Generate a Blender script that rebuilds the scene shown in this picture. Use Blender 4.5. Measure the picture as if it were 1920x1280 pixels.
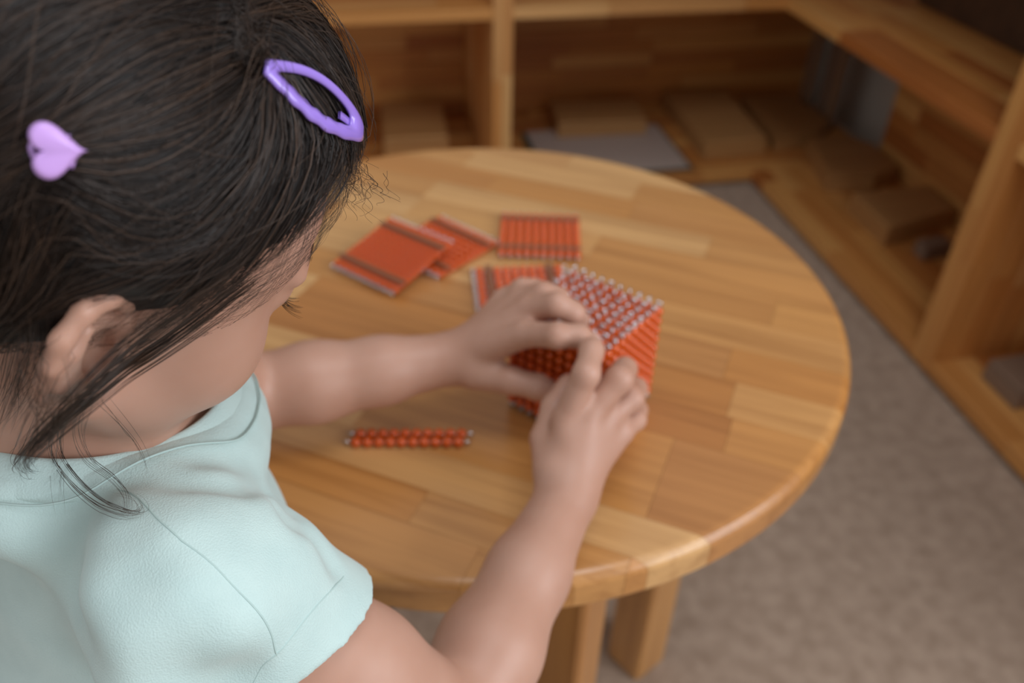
import bpy, bmesh, math, random
import numpy as np
from mathutils import Vector, Matrix

# ---------------------------------------------------------------- scene, camera, light
scene = bpy.context.scene
for o in list(bpy.data.objects):
    bpy.data.objects.remove(o, do_unlink=True)
COL = scene.collection
random.seed(7)
RNG = np.random.default_rng(11)

scene.view_settings.view_transform = 'Standard'
scene.view_settings.look = 'None'
scene.view_settings.gamma = 1.0
scene.view_settings.use_curve_mapping = False
scene.view_settings.exposure = 0.0

CAM_H = 1.0
cam_d = bpy.data.cameras.new('camera')
cam = bpy.data.objects.new('camera', cam_d)
COL.objects.link(cam)
cam_d.sensor_width = 36.0
cam_d.lens = 36.0 * 1571.2 / 1920.0
cam_d.clip_start = 0.01
cam_d.clip_end = 60
_th, _ro, _ya = 0.64986, 0.02333, -0.20219
_v = Vector((0, math.cos(_th), -math.sin(_th)))
_u0 = Vector((0, math.sin(_th), math.cos(_th)))
_r0 = Vector((1, 0, 0))
_r = math.cos(_ro) * _r0 + math.sin(_ro) * _u0
_u = -math.sin(_ro) * _r0 + math.cos(_ro) * _u0
_m = Matrix((_r, _u, -_v)).transposed()
_m = Matrix.Rotation(_ya, 3, 'Z') @ _m
cam.matrix_world = Matrix.Translation((0, 0, CAM_H)) @ _m.to_4x4()
cam_d.dof.use_dof = True
cam_d.dof.focus_distance = 0.30
cam_d.dof.aperture_fstop = 6.3
scene.camera = cam

world = bpy.data.worlds.new('world')
scene.world = world
world.use_nodes = True
bg = world.node_tree.nodes['Background']
bg.inputs['Color'].default_value = (0.96, 0.95, 0.95, 1)
bg.inputs['Strength'].default_value = 0.54

def area_light(name, loc, target, size, size_y, power, color):
    d = bpy.data.lights.new(name, 'AREA')
    d.shape = 'RECTANGLE'; d.size = size; d.size_y = size_y
    d.energy = power; d.color = color
    o = bpy.data.objects.new(name, d)
    COL.objects.link(o)
    o.location = loc
    o.rotation_euler = (Vector(target) - Vector(loc)).to_track_quat('-Z', 'Y').to_euler()
    return o
# daylight from the windows behind and to the right of the camera
area_light('window_daylight', (2.1, -1.2, 1.75), (0.0, 0.45, 0.65), 2.0, 1.5, 56, (0.92, 0.95, 1.0))
# ceiling light panel of the room
area_light('ceiling_panel', (0.35, 0.0, 2.45), (0.35, 0.25, 0.0), 0.7, 0.7, 10, (0.95, 0.97, 1.0))
# ---------------------------------------------------------------- implicit surfaces -> meshes
def _v3(a): return np.asarray(a, dtype=np.float64)

def chain_d(P, pts, rad, ks=0.0):
    d = None
    for i in range(len(pts) - 1):
        a, b = pts[i], pts[i + 1]
        ba = b - a
        L2 = float(ba @ ba) + 1e-12
        t = np.clip(((P - a) @ ba) / L2, 0, 1)
        q = P - a - t[:, None] * ba
        e = np.sqrt((q * q).sum(1)) - (rad[i] + (rad[i + 1] - rad[i]) * t)
        d = e if d is None else (np.minimum(d, e) if ks == 0 else smin(d, e, ks))
    return d

def ell_d(P, c, R, rad):
    q = (P - c) @ R
    k0 = np.sqrt(((q / rad) ** 2).sum(1))
    k1 = np.sqrt(((q / (rad * rad)) ** 2).sum(1)) + 1e-9
    return k0 * (k0 - 1.0) / k1

def smin(a, b, k):
    h = np.maximum(k - np.abs(a - b), 0) / k
    return np.minimum(a, b) - h * h * k * 0.25

class Sdf:
    """ordered list of smooth unions and cuts; frame = 4x4 placed in front of given points"""
    def __init__(self):
        self.ops = []
        self.M = np.eye(4)
    @property
    def s(self): return abs(np.linalg.det(self.M[:3, :3])) ** (1 / 3)
    def _x(self, p):
        return self.M[:3, :3] @ _v3(p) + self.M[:3, 3]
    def chain(self, pts, rad, k=0.01, op='u', ks=0.0):
        pts = [self._x(p) for p in pts]
        if not hasattr(rad, '__len__'): rad = [rad] * len(pts)
        rad = np.array(rad, float) * self.s; k = k * self.s
        A = np.array(pts); c = A.mean(0)
        br = np.sqrt(((A - c) ** 2).sum(1)).max() + rad.max()
        self.ops.append((op, k, c, br, lambda P, pts=pts, rad=rad: chain_d(P, pts, rad, ks)))
    def ball(self, p, r, k=0.01, op='u'):
        self.chain([p, _v3(p) + [0, 0, 1e-5]], r, k, op)
    def ell(self, c, rad, k=0.01, op='u', R=None):
        R = np.eye(3) if R is None else np.asarray(R)
        R = self.M[:3, :3] @ R / self.s
        c = self._x(c); rad = np.array(rad, float) * self.s; k = k * self.s
        self.ops.append((op, k, c, rad.max(), lambda P, c=c, R=R, rad=rad: ell_d(P, c, R, rad)))
    def func(self, f, op='s', k=0.002):
        self.ops.append((op, k, np.zeros(3), 1e9, f))
    def __call__(self, P, c=None, hr=None):
        d = np.full(len(P), 1.0)
        for op, k, bc, br, f in self.ops:
            if c is not None and np.linalg.norm(bc - c) - br > hr + k + 0.006:
                continue
            e = f(P)
            if op == 'u': d = smin(d, e, k)
            else: d = -smin(-d, e, k)
        return d
    def grad(self, P, h=4e-4):
        g = np.stack([self(P + h * np.eye(3)[i]) - self(P - h * np.eye(3)[i]) for i in range(3)], 1)
        return g / (np.linalg.norm(g, axis=1, keepdims=True) + 1e-12)
    def project(self, P, off=0.0, n=4):
        P = np.array(P, float)
        for _ in range(n):
            P = P - (self(P) - off)[:, None] * self.grad(P)
        return P

_CO = np.array([[0,0,0],[1,0,0],[0,1,0],[1,1,0],[0,0,1],[1,0,1],[0,1,1],[1,1,1]])
_ED = np.array([[0,1],[2,3],[4,5],[6,7],[0,2],[1,3],[4,6],[5,7],[0,4],[1,5],[2,6],[3,7]])

def surface_nets(S, lo, hi, vox, N=20):
    lo = _v3(lo); hi = _v3(hi)
    nb = np.ceil((hi - lo) / (vox * N)).astype(int)
    B = 1 << 20
    hr = vox * N * 0.5 * math.sqrt(3)
    idx = np.stack(np.meshgrid(*[np.arange(n) for n in nb], indexing='ij'), -1).reshape(-1, 3)
    cen = lo + (idx + 0.5) * vox * N
    act = np.abs(S(cen)) < hr * 1.75 + 0.004
    g = np.arange(N + 1)
    G = np.stack(np.meshgrid(g, g, g, indexing='ij'), -1).reshape(-1, 3)
    VI, VP, Q = [], [], []
    def gid(ijk): return (ijk[:, 0] * 4096 + ijk[:, 1]) * 4096 + ijk[:, 2]
    for b, c in zip(idx[act], cen[act]):
        base = b * N
        P = lo + (base + G) * vox
        d = S(P, c, hr).reshape(N + 1, N + 1, N + 1)
        s = d < 0
        if s.all() or not s.any(): continue
        cs = np.zeros((N, N, N), np.int8)
        for o in _CO:
            cs += s[o[0]:o[0] + N, o[1]:o[1] + N, o[2]:o[2] + N]
        cells = np.argwhere((cs > 0) & (cs < 8))
        if len(cells):
            cv = np.stack([d[cells[:, 0] + o[0], cells[:, 1] + o[1], cells[:, 2] + o[2]] for o in _CO], 1)
            acc = np.zeros((len(cells), 3)); cnt = np.zeros(len(cells))
            for a, e in _ED:
                va, vb = cv[:, a], cv[:, e]
                m = (va < 0) != (vb < 0)
                t = np.where(m, va / np.where(m, va - vb, 1), 0)
                p = _CO[a] + t[:, None] * (_CO[e] - _CO[a])
                acc += p * m[:, None]; cnt += m
            VI.append(gid(cells + base)); VP.append(lo + (cells + base + acc / cnt[:, None]) * vox)
        for ax in range(3):
            sl0 = [slice(0, N)] * 3; sl1 = [slice(0, N)] * 3
            sl1[ax] = slice(1, N + 1)
            s0 = s[tuple(sl0)]; s1 = s[tuple(sl1)]
            for flip, m in ((False, s0 & ~s1), (True, ~s0 & s1)):
                e = np.argwhere(m) + base
                if not len(e): continue
                a1 = np.eye(3, dtype=int)[(ax + 1) % 3]; a2 = np.eye(3, dtype=int)[(ax + 2) % 3]
                q = np.stack([gid(e), gid(e - a1), gid(e - a1 - a2), gid(e - a2)], 1)
                Q.append(q[:, ::-1] if flip else q)
    VI = np.concatenate(VI); VP = np.concatenate(VP); Q = np.concatenate(Q)
    o = np.argsort(VI); VI = VI[o]; VP = VP[o]
    qi = np.clip(np.searchsorted(VI, Q), 0, len(VI) - 1)
    ok = (VI[qi] == Q).all(1)
    return VP, qi[ok]

def relax(V, Q, n=1, w=0.5):
    """light Laplacian smoothing over the quad mesh"""
    for _ in range(n):
        acc = np.zeros_like(V); cnt = np.zeros(len(V))
        for i in range(4):
            np.add.at(acc, Q[:, i], V[Q[:, (i + 1) % 4]]); np.add.at(cnt, Q[:, i], 1)
            np.add.at(acc, Q[:, i], V[Q[:, (i + 3) % 4]]); np.add.at(cnt, Q[:, i], 1)
        V = V + w * (acc / np.maximum(cnt, 1)[:, None] - V)
    return V
# ---------------------------------------------------------------- the child: pose
def rot_head(a, b, g):
    ca, sa, cb, sb, cg, sg = math.cos(a), math.sin(a), math.cos(b), math.sin(b), math.cos(g), math.sin(g)
    return (np.array([[ca,-sa,0],[sa,ca,0],[0,0,1]]) @ np.array([[cb,0,sb],[0,1,0],[-sb,0,cb]])
            @ np.array([[1,0,0],[0,cg,-sg],[0,sg,cg]]))
HEAD = np.eye(4)
HEAD_S = 0.92
HEAD[:3, :3] = rot_head(math.radians(35.4), math.radians(29.3), math.radians(15.4)) * HEAD_S
HEAD[:3, 3] = (-0.0969, 0.2806, 0.8551)
def hw(p): return HEAD[:3, :3] @ _v3(p) + HEAD[:3, 3]

FWD = _v3((0.876, 0.482, 0)); LEFT = _v3((-0.482, 0.876, 0)); UP = _v3((0, 0, 1))
SH_R = _v3((-0.073, 0.217, 0.725)); SH_L = _v3((-0.164, 0.384, 0.724))
EL_R = _v3((0.0159, 0.2110, 0.6010)); EL_L = _v3((-0.086, 0.452, 0.628))
WR_R = _v3((0.1052, 0.3345, 0.6190)); WR_L = _v3((0.0555, 0.4550, 0.6380))
MID = (SH_R + SH_L) / 2
NECK = MID - 0.012 * FWD + 0.034 * UP
COL_C = NECK + .010 * UP + .010 * FWD
COL_N = UP * math.cos(.21) + FWD * math.sin(.21); COL_E = FWD * math.cos(.21) - UP * math.sin(.21)
def col_pt(a, r, h=0.0): return COL_C + r * (COL_E * math.cos(a) + LEFT * math.sin(a)) + h * COL_N
RB = np.stack([FWD, LEFT, UP], 1)
def bw(f, l, z): return MID + f * FWD + l * LEFT + (z) * UP

FINGERS_R = dict(
    index=[(.1100,.3660,.6520),(.1215,.3700,.6830),(.1295,.3880,.6860),(.1350,.4015,.6760)],
    middle=[(.1240,.3655,.6550),(.1440,.3735,.6730),(.1530,.3890,.6670),(.1560,.4015,.6530)],
    ring=[(.1375,.3680,.6480),(.1550,.3770,.6530),(.1640,.3930,.6460),(.1640,.4070,.6350)],
    little=[(.1465,.3660,.6360),(.1600,.3785,.6330),(.1670,.3930,.6270),(.1680,.4060,.6180)],
    thumb=[(.0985,.3480,.6290),(.0985,.3690,.6340),(.1080,.3860,.6440),(.1190,.3975,.6520)])
FINGERS_L = dict(
    index=[(.0963,.4270,.6740),(.1122,.4060,.6860),(.1258,.4047,.6850),(.1350,.4090,.6765)],
    middle=[(.1030,.4460,.6800),(.1175,.4310,.6920),(.1275,.4270,.6870),(.1345,.4325,.6760)],
    ring=[(.1000,.4630,.6760),(.1130,.4520,.6870),(.1230,.4500,.6840),(.1290,.4530,.6750)],
    little=[(.0920,.4770,.6680),(.1030,.4720,.6790),(.1120,.4720,.6780),(.1170,.4750,.6740)],
    thumb=[(.0660,.4400,.6350),(.0860,.4260,.6370),(.1040,.4180,.6350),(.1180,.4130,.6300)])

def add_hand(S, wrist, elbow, F):
    S.chain([wrist, wrist + (wrist - elbow) / np.linalg.norm(wrist - elbow) * 0.012], [0.0165, 0.0150], 0.010)
    for n, r0, r1 in (('index', .0125, .0092), ('middle', .0130, .0094), ('ring', .0125, .0090), ('little', .0115, .0082)):
        m = _v3(F[n][0])
        S.chain([wrist + 0.15 * (m - wrist), m], [r0, r1], 0.007)
    t = [_v3(p) for p in F['thumb']]
    S.chain([wrist, t[0], t[1]], [.0120, .0125, .0095], 0.008)
    for n, r in (('index', .0079), ('middle', .0081), ('ring', .0077), ('little', .0069)):
        p = [_v3(q) for q in F[n]]
        S.chain(p, [r * 1.10, r * 1.02, r * .92, r * .78], 0.0032, ks=0.004)
    S.chain(t[1:], [.0095, .0086, .0072], 0.0035, ks=0.004)

def build_skin():
    S = Sdf()
    # head, in its own frame (x forward, y left, z up)
    S.M = HEAD
    S.ell((-.008,0,.028), (.084,.068,.066), 0.01)
    S.ell((.030,0,-.022), (.050,.054,.062), 0.030)
    S.ell((.038,0,.035), (.042,.054,.040), 0.020)
    for s in (-1, 1):
        S.ell((.044, s*.034, -.034), (.030,.024,.028), 0.018)
        S.chain([(.0,s*.048,-.042), (.030,s*.036,-.062), (.056,s*.016,-.072)], [.013,.014,.014], 0.016)
    S.ball((.064,0,-.072), .0155, 0.014)
    for s in (-1, 1):
        S.ell((.086, s*.031, .003), (.013,.017,.0095), 0.012, 's')
        S.ball((.0655, s*.031, .001), .0128, 0.004)
        S.chain([(.076,s*.014,.014),(.078,s*.026,.0165),(.070,s*.042,.013)], [.005,.006,.004], 0.008)
    S.chain([(.079,0,.002), (.0915,0,-.020)], [.0060,.0080], 0.010)
    for s in (-1, 1):
        S.ball((.0850, s*.0085, -.0235), .0062, 0.005)
        S.ball((.0905, s*.0045, -.0285), .0018, 0.002, 's')
    S.ell((.0775,0,-.0440), (.0085,.0165,.0048), 0.005)
    S.ell((.0765,0,-.0525), (.0080,.0140,.0052), 0.005)
    S.chain([(.0800,-.017,-.0490),(.0868,0,-.0480),(.0800,.017,-.0490)], .0010, 0.002, 's')
    # ears
    for s in (-1, 1):
        E = _v3((-.010, s*.0640, -.004))
        b = _v3((-.89, s*.456, 0)); up = _v3((-.20, s*.06, .98)); up /= np.linalg.norm(up)
        n = np.cross(b, up) * (1 if s < 0 else -1); n /= np.linalg.norm(n)
        if n[1] * s < 0: n = -n
        e = lambda p, q, m=0.0: E + 1.08*p*b + (.95*q - .002)*up + m*n
        R = np.stack([b, up, n], 1)
        S.ell(e(.011,.001,-.003), (.0165,.0255,.0038), 0.004, R=R)
        S.ell(e(.004,-.002,-.006), (.012,.018,.008), 0.008, R=R)
        S.ell(e(.0085,-.002,.0050), (.0088,.0115,.0088), 0.003, 's', R=R)
        S.ell(e(.0140,.0130,.0040), (.0090,.0105,.0048), 0.003, 's', R=R)
        S.chain([e(.001,.000,.002), e(.000,.012,.002), e(.003,.0225,.002), e(.011,.0275,.003), e(.020,.0245,.003),
                 e(.0262,.014,.0025), e(.0268,.002,.002), e(.0225,-.0095,.001), e(.015,-.0185,.000)],
                [.0026,.0034,.0036,.0036,.0036,.0036,.0034,.0032,.0034], 0.0022, ks=0.002)
        S.chain([e(.015,.013,.001), e(.0190,.004,.001), e(.0180,-.007,.001), e(.011,-.0150,.001)], [.0026,.0030,.0030,.0026], 0.003, ks=.002)
        S.ell(e(.0065,-.0225,.000), (.0075,.0078,.0042), 0.004, R=R)
        S.ball(e(.000,-.006,.0015), .0042, 0.004)
    S.M = np.eye(4)
    # neck and trunk
    S.chain([hw((-.020,0,-.030)), (hw((-.022,0,-.055)) + NECK) / 2, NECK - 0.02 * UP], [.036,.034,.040], 0.022)
    S.ell(bw(-.004,0,-.070), (.060,.086,.100), 0.04, R=RB)
    S.ell(bw(-.050,0,-.190), (.064,.080,.100), 0.05, R=RB)
    S.ell(bw(-.095,0,-.320), (.072,.092,.075), 0.05, R=RB)
    for sh, el, wr in ((SH_R, EL_R, WR_R), (SH_L, EL_L, WR_L)):
        S.chain([NECK - .012 * UP, sh + 0.1 * (NECK - sh)], [.022,.026], 0.025)
        S.chain([sh, sh + .55 * (el - sh), el], [.0320,.0300,.0262], 0.012, ks=.01)
    for el, wr, F in ((EL_R, WR_R, FINGERS_R), (EL_L, WR_L, FINGERS_L)):
        S.chain([el, el + .30 * (wr - el), el + .62 * (wr - el), wr], [.0262,.0268,.0225,.0175], 0.006, ks=.01)
        add_hand(S, wr, el, F)
    # legs under the table
    for s in (-1, 1):
        hip = bw(-.085, s*.048, -.345); kn = bw(.115, s*.075, -.355); an = bw(.090, s*.070, -.620)
        S.chain([hip, kn], [.052,.041], 0.03)
        S.chain([kn, kn + .35*(an-kn), an], [.040,.038,.026], 0.02)
        S.chain([an - .012*UP, an + .06*FWD - .047*UP, an + .105*FWD - .058*UP], [.026,.023,.018], 0.015)
    return S

SHIRT_LINES = {
    'yoke': [(-0.0988,0.2355,0.7708), (-0.0768,0.2310,0.7710), (-0.0557,0.2347,0.7636), (-0.0480,0.2537,0.7406), (-0.0397,0.2442,0.7404), (-0.0320,0.2304,0.7394), (-0.0240,0.2189,0.7289)],
    'upper': [(-0.0729,0.2492,0.7663), (-0.0584,0.2550,0.7551), (-0.0462,0.2720,0.7298), (-0.0369,0.2482,0.7428)],
    'seam': [(-0.0982,0.2345,0.7706), (-0.0864,0.2201,0.7708), (-0.0757,0.2071,0.7700), (-0.0636,0.1956,0.7640), (-0.0536,0.1884,0.7535), (-0.0473,0.1843,0.7411), (-0.0452,0.1807,0.7297)],
    'hem': [(-0.0205,0.2181,0.7224), (-0.0299,0.1987,0.7323), (-0.0403,0.1856,0.7326), (-0.0512,0.1768,0.7260), (-0.0578,0.1737,0.7177)],
    'dent': [(-0.0402,0.2334,0.7502), (-0.0377,0.2277,0.7499)],
    'ridge': [(-0.0932,0.2110,0.7673), (-0.0947,0.1978,0.7613), (-0.0915,0.1848,0.7519), (-0.0882,0.1753,0.7311)],
    'valley': [(-0.0875,0.2051,0.7675), (-0.0790,0.1903,0.7618), (-0.0727,0.1791,0.7493), (-0.0721,0.1726,0.7274)],
    'valley2': [(-0.0649,0.1867,0.7575), (-0.0619,0.1803,0.7478), (-0.0578,0.1750,0.7291)],
    'valley3': [(-0.1157,0.2217,0.7620), (-0.1122,0.2066,0.7507), (-0.1035,0.1883,0.7438)],
    'ridge2': [(-0.0739,0.2020,0.7684), (-0.0672,0.1892,0.7604), (-0.0600,0.1813,0.7488)],
}
def build_shirt(folds=False, hollow=False):
    S = Sdf()
    S.ell(bw(-.006,0,-.070), (.070,.096,.104), 0.04, R=RB)
    S.ell(bw(-.052,0,-.190), (.076,.092,.110), 0.05, R=RB)
    S.ell(bw(-.094,0,-.300), (.086,.106,.085), 0.05, R=RB)
    for sh, el in ((SH_R, EL_R), (SH_L, EL_L)):
        a = (el - sh) / np.linalg.norm(el - sh)
        S.chain([NECK - .016 * UP, sh], [.033,.036], 0.03)
        S.ball(sh, .0385, 0.028)
        p = sh + .034*a
        c_ = a - .60 * (FWD - (FWD @ a) * a) * (1 if sh is SH_R else .3); c_ /= np.linalg.norm(c_)
        def sleeve(P, o=[sh - .004*a, sh + .075*a], i_=[sh + .012*a, sh + .16*a], p=p, c_=c_):
            d = np.maximum(chain_d(P, o, [.0385, .0410]), -chain_d(P, i_, [.0335, .0365]) if hollow else -1.0)
            return np.maximum(d, (P - p) @ c_)
        S.func(sleeve, 'u', 0.012 if hollow else 0.024)
    ring = [col_pt(2 * math.pi * i / 28, .0575, -.0085) for i in range(29)]
    S.chain(ring, .0050, 0.014)
    ring = [col_pt(2 * math.pi * i / 28, .0630, -.024) for i in range(29)]
    S.chain(ring, .0110, 0.022)
    if folds:
        for nm, r_, dep, k in (('yoke', .007, .0030, .006), ('upper', .006, .0016, .006), ('dent', .006, .0050, .008), ('valley', .016, .0050, .018),
                               ('valley2', .012, .0040, .014), ('valley3', .016, .0050, .018)):
            P = np.array(SHIRT_LINES[nm]); n = S.grad(P)
            S.chain(list(P + n * (r_ - dep)), r_, k, 's', ks=.006)
        for nm, r_, hgt, k in (('ridge', .014, .0030, .018), ('ridge2', .012, .0025, .016)):
            P = np.array(SHIRT_LINES[nm]); n = S.grad(P)
            S.chain(list(P - n * (r_ - hgt)), r_, k, 'u', ks=.006)
    return S
def sleeve_cuts(S):
    S.chain([COL_C - .045*COL_N, COL_C, COL_C + .08*COL_N], [.044,.0535,.056], 0.003, 's')
    z0 = MID[2] - .385
    S.func(lambda P: P[:, 2] - z0, 's', 0.002)
# ---------------------------------------------------------------- helpers
def link(o, parent=None):
    COL.objects.link(o)
    if parent is not None: o.parent = parent
    return o
def empty(name, loc=(0, 0, 0), rz=0.0, parent=None):
    o = bpy.data.objects.new(name, None)
    o.empty_display_size = 0.05
    o.location = loc; o.rotation_euler = (0, 0, rz)
    return link(o, parent)
def tag(o, label=None, cat=None, group=None, kind=None):
    if label: o['label'] = label
    if cat: o['category'] = cat
    if group: o['group'] = group
    if kind: o['kind'] = kind
    return o
def mesh_np(name, V, Q, mat, parent=None, smooth=True):
    me = bpy.data.meshes.new(name)
    V = np.ascontiguousarray(V, dtype=np.float32); Q = np.ascontiguousarray(Q, dtype=np.int32)
    n = Q.shape[1]
    me.vertices.add(len(V)); me.vertices.foreach_set('co', V.ravel())
    me.loops.add(Q.size); me.loops.foreach_set('vertex_index', Q.ravel())
    me.polygons.add(len(Q))
    me.polygons.foreach_set('loop_start', np.arange(0, Q.size, n, dtype=np.int32))
    me.polygons.foreach_set('use_smooth', np.full(len(Q), smooth))
    me.update(calc_edges=True); me.validate()
    me.materials.append(mat)
    return link(bpy.data.objects.new(name, me), parent)
def mesh_bm(name, bm, mat, parent=None, smooth=False):
    me = bpy.data.meshes.new(name)
    bmesh.ops.recalc_face_normals(bm, faces=bm.faces[:])
    bm.to_mesh(me); bm.free()
    if smooth:
        for p in me.polygons: p.use_smooth = True
    me.materials.append(mat)
    return link(bpy.data.objects.new(name, me), parent)
def bm_box(bm, lo, hi, bevel=0.0, seg=1):
    x0, y0, z0 = lo; x1, y1, z1 = hi
    vs = [bm.verts.new(p) for p in ((x0,y0,z0),(x1,y0,z0),(x1,y1,z0),(x0,y1,z0),(x0,y0,z1),(x1,y0,z1),(x1,y1,z1),(x0,y1,z1))]
    fs = [bm.faces.new([vs[i] for i in f]) for f in ((0,3,2,1),(4,5,6,7),(0,1,5,4),(1,2,6,5),(2,3,7,6),(3,0,4,7))]
    if bevel > 0:
        es = list({e for f in fs for e in f.edges})
        bmesh.ops.bevel(bm, geom=es, offset=bevel, segments=seg, affect='EDGES', profile=0.5)
def box(name, lo, hi, mat, parent=None, bevel=0.0, seg=1):
    bm = bmesh.new(); bm_box(bm, lo, hi, bevel, seg)
    return mesh_bm(name, bm, mat, parent)
def bm_prism(bm, poly, z0, z1, bevel=0.0, seg=2):
    a = [bm.verts.new((x, y, z0)) for x, y in poly]; b = [bm.verts.new((x, y, z1)) for x, y in poly]
    n = len(poly)
    fs = [bm.faces.new(a[::-1]), bm.faces.new(b)] + [bm.faces.new((a[i], a[(i+1) % n], b[(i+1) % n], b[i])) for i in range(n)]
    if bevel > 0:
        bmesh.ops.bevel(bm, geom=list(fs[1].edges) + list(fs[0].edges), offset=bevel, segments=seg, affect='EDGES', profile=0.5)
def tubes_np(curves, radii, sides=4):
    """list of (n,3) polylines (all same n) with (n,) radii -> verts, quads"""
    C = np.asarray(curves, float); K, n, _ = C.shape
    R = np.broadcast_to(np.asarray(radii, float), (K, n))
    T = np.gradient(C, axis=1); T /= np.linalg.norm(T, axis=2, keepdims=True) + 1e-12
    ref = np.zeros_like(T); ref[..., 2] = 1
    bad = np.abs(T[..., 2]) > 0.9; ref[bad] = (1, 0, 0)
    A = np.cross(T, ref); A /= np.linalg.norm(A, axis=2, keepdims=True) + 1e-12
    B = np.cross(T, A)
    ang = np.arange(sides) * 2 * np.pi / sides
    V = C[:, :, None, :] + R[:, :, None, None] * (A[:, :, None, :] * np.cos(ang)[None, None, :, None] + B[:, :, None, :] * np.sin(ang)[None, None, :, None])
    k, i, s = np.meshgrid(np.arange(K), np.arange(n - 1), np.arange(sides), indexing='ij')
    vid = lambda k, i, s: (k * n + i) * sides + s % sides
    Q = np.stack([vid(k, i, s), vid(k, i + 1, s), vid(k, i + 1, s + 1), vid(k, i, s + 1)], -1).reshape(-1, 4)
    return V.reshape(-1, 3), Q
def spline(P, n):
    """Catmull-Rom through P, n samples"""
    P = np.asarray(P, float)
    Q = np.vstack([2 * P[0] - P[1], P, 2 * P[-1] - P[-2]])
    u = np.linspace(0, len(P) - 1 - 1e-9, n); i = u.astype(int); t = (u - i)[:, None]
    a, b, c, d = Q[i], Q[i + 1], Q[i + 2], Q[i + 3]
    return 0.5 * (2*b + (c-a)*t + (2*a-5*b+4*c-d)*t*t + (3*b-a-3*c+d)*t**3)

# ---------------------------------------------------------------- materials
def new_mat(name):
    m = bpy.data.materials.new(name); m.use_nodes = True
    nt = m.node_tree; b = nt.nodes['Principled BSDF']
    return m, nt, b
def plain(name, col, rough=0.5, metal=0.0, **kw):
    m, nt, b = new_mat(name)
    b.inputs['Base Color'].default_value = (*col, 1)
    b.inputs['Roughness'].default_value = rough
    b.inputs['Metallic'].default_value = metal
    for k, v in kw.items(): b.inputs[k].default_value = v
    return m
def ramp(nt, stops):
    r = nt.nodes.new('ShaderNodeValToRGB')
    els = r.color_ramp.elements
    while len(els) < len(stops): els.new(0.5)
    for e, (p, c) in zip(els, stops):
        e.position = p; e.color = (*c, 1)
    return r
def wood(name, tones, grain=0.30, rough=0.42, scale=1.0, coat=0.0):
    """tones: list of base colours picked per piece; grain runs along the piece's own x axis"""
    m, nt, b = new_mat(name); N = nt.nodes; Lk = nt.links.new
    tc = N.new('ShaderNodeTexCoord'); oi = N.new('ShaderNodeObjectInfo')
    mul = N.new('ShaderNodeVectorMath'); mul.operation = 'SCALE'; mul.inputs[0].default_value = (13.1, 7.7, 5.3)
    Lk(oi.outputs['Random'], mul.inputs['Scale'])
    add = N.new('ShaderNodeVectorMath'); add.operation = 'ADD'
    Lk(tc.outputs['Object'], add.inputs[0]); Lk(mul.outputs[0], add.inputs[1])
    mp = N.new('ShaderNodeMapping'); mp.inputs['Scale'].default_value = (3.0 * scale, 75 * scale, 75 * scale)
    Lk(add.outputs[0], mp.inputs['Vector'])
    n1 = N.new('ShaderNodeTexNoise'); n1.inputs['Scale'].default_value = 1.0; n1.inputs['Detail'].default_value = 5; n1.inputs['Roughness'].default_value = 0.6
    n1.inputs['Distortion'].default_value = 0.6
    Lk(mp.outputs[0], n1.inputs['Vector'])
    mp2 = N.new('ShaderNodeMapping'); mp2.inputs['Scale'].default_value = (8 * scale, 420 * scale, 420 * scale)
    Lk(add.outputs[0], mp2.inputs['Vector'])
    n2 = N.new('ShaderNodeTexNoise'); n2.inputs['Scale'].default_value = 1.0; n2.inputs['Detail'].default_value = 2
    Lk(mp2.outputs[0], n2.inputs['Vector'])
    st = [(i / max(1, len(tones) - 1), c) for i, c in enumerate(tones)]
    base = ramp(nt, st); Lk(oi.outputs['Random'], base.inputs[0])
    g = ramp(nt, [(0.30, (1 - grain, 1 - grain * 1.25, 1 - grain * 1.5)), (0.55, (1, 1, 1)), (0.80, (1 + grain * .35, 1 + grain * .33, 1 + grain * .25))])
    Lk(n1.outputs['Fac'], g.inputs[0])
    g2 = ramp(nt, [(0.3, (0.93, 0.91, 0.88)), (0.6, (1, 1, 1))]); Lk(n2.outputs['Fac'], g2.inputs[0])
    m1 = N.new('ShaderNodeMix'); m1.data_type = 'RGBA'; m1.blend_type = 'MULTIPLY'; m1.inputs[0].default_value = 1
    Lk(base.outputs[0], m1.inputs[6]); Lk(g.outputs[0], m1.inputs[7])
    m2 = N.new('ShaderNodeMix'); m2.data_type = 'RGBA'; m2.blend_type = 'MULTIPLY'; m2.inputs[0].default_value = 1
    Lk(m1.outputs[2], m2.inputs[6]); Lk(g2.outputs[0], m2.inputs[7])
    Lk(m2.outputs[2], b.inputs['Base Color'])
    b.inputs['Roughness'].default_value = rough
    b.inputs['Coat Weight'].default_value = coat; b.inputs['Coat Roughness'].default_value = 0.20
    return m
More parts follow.
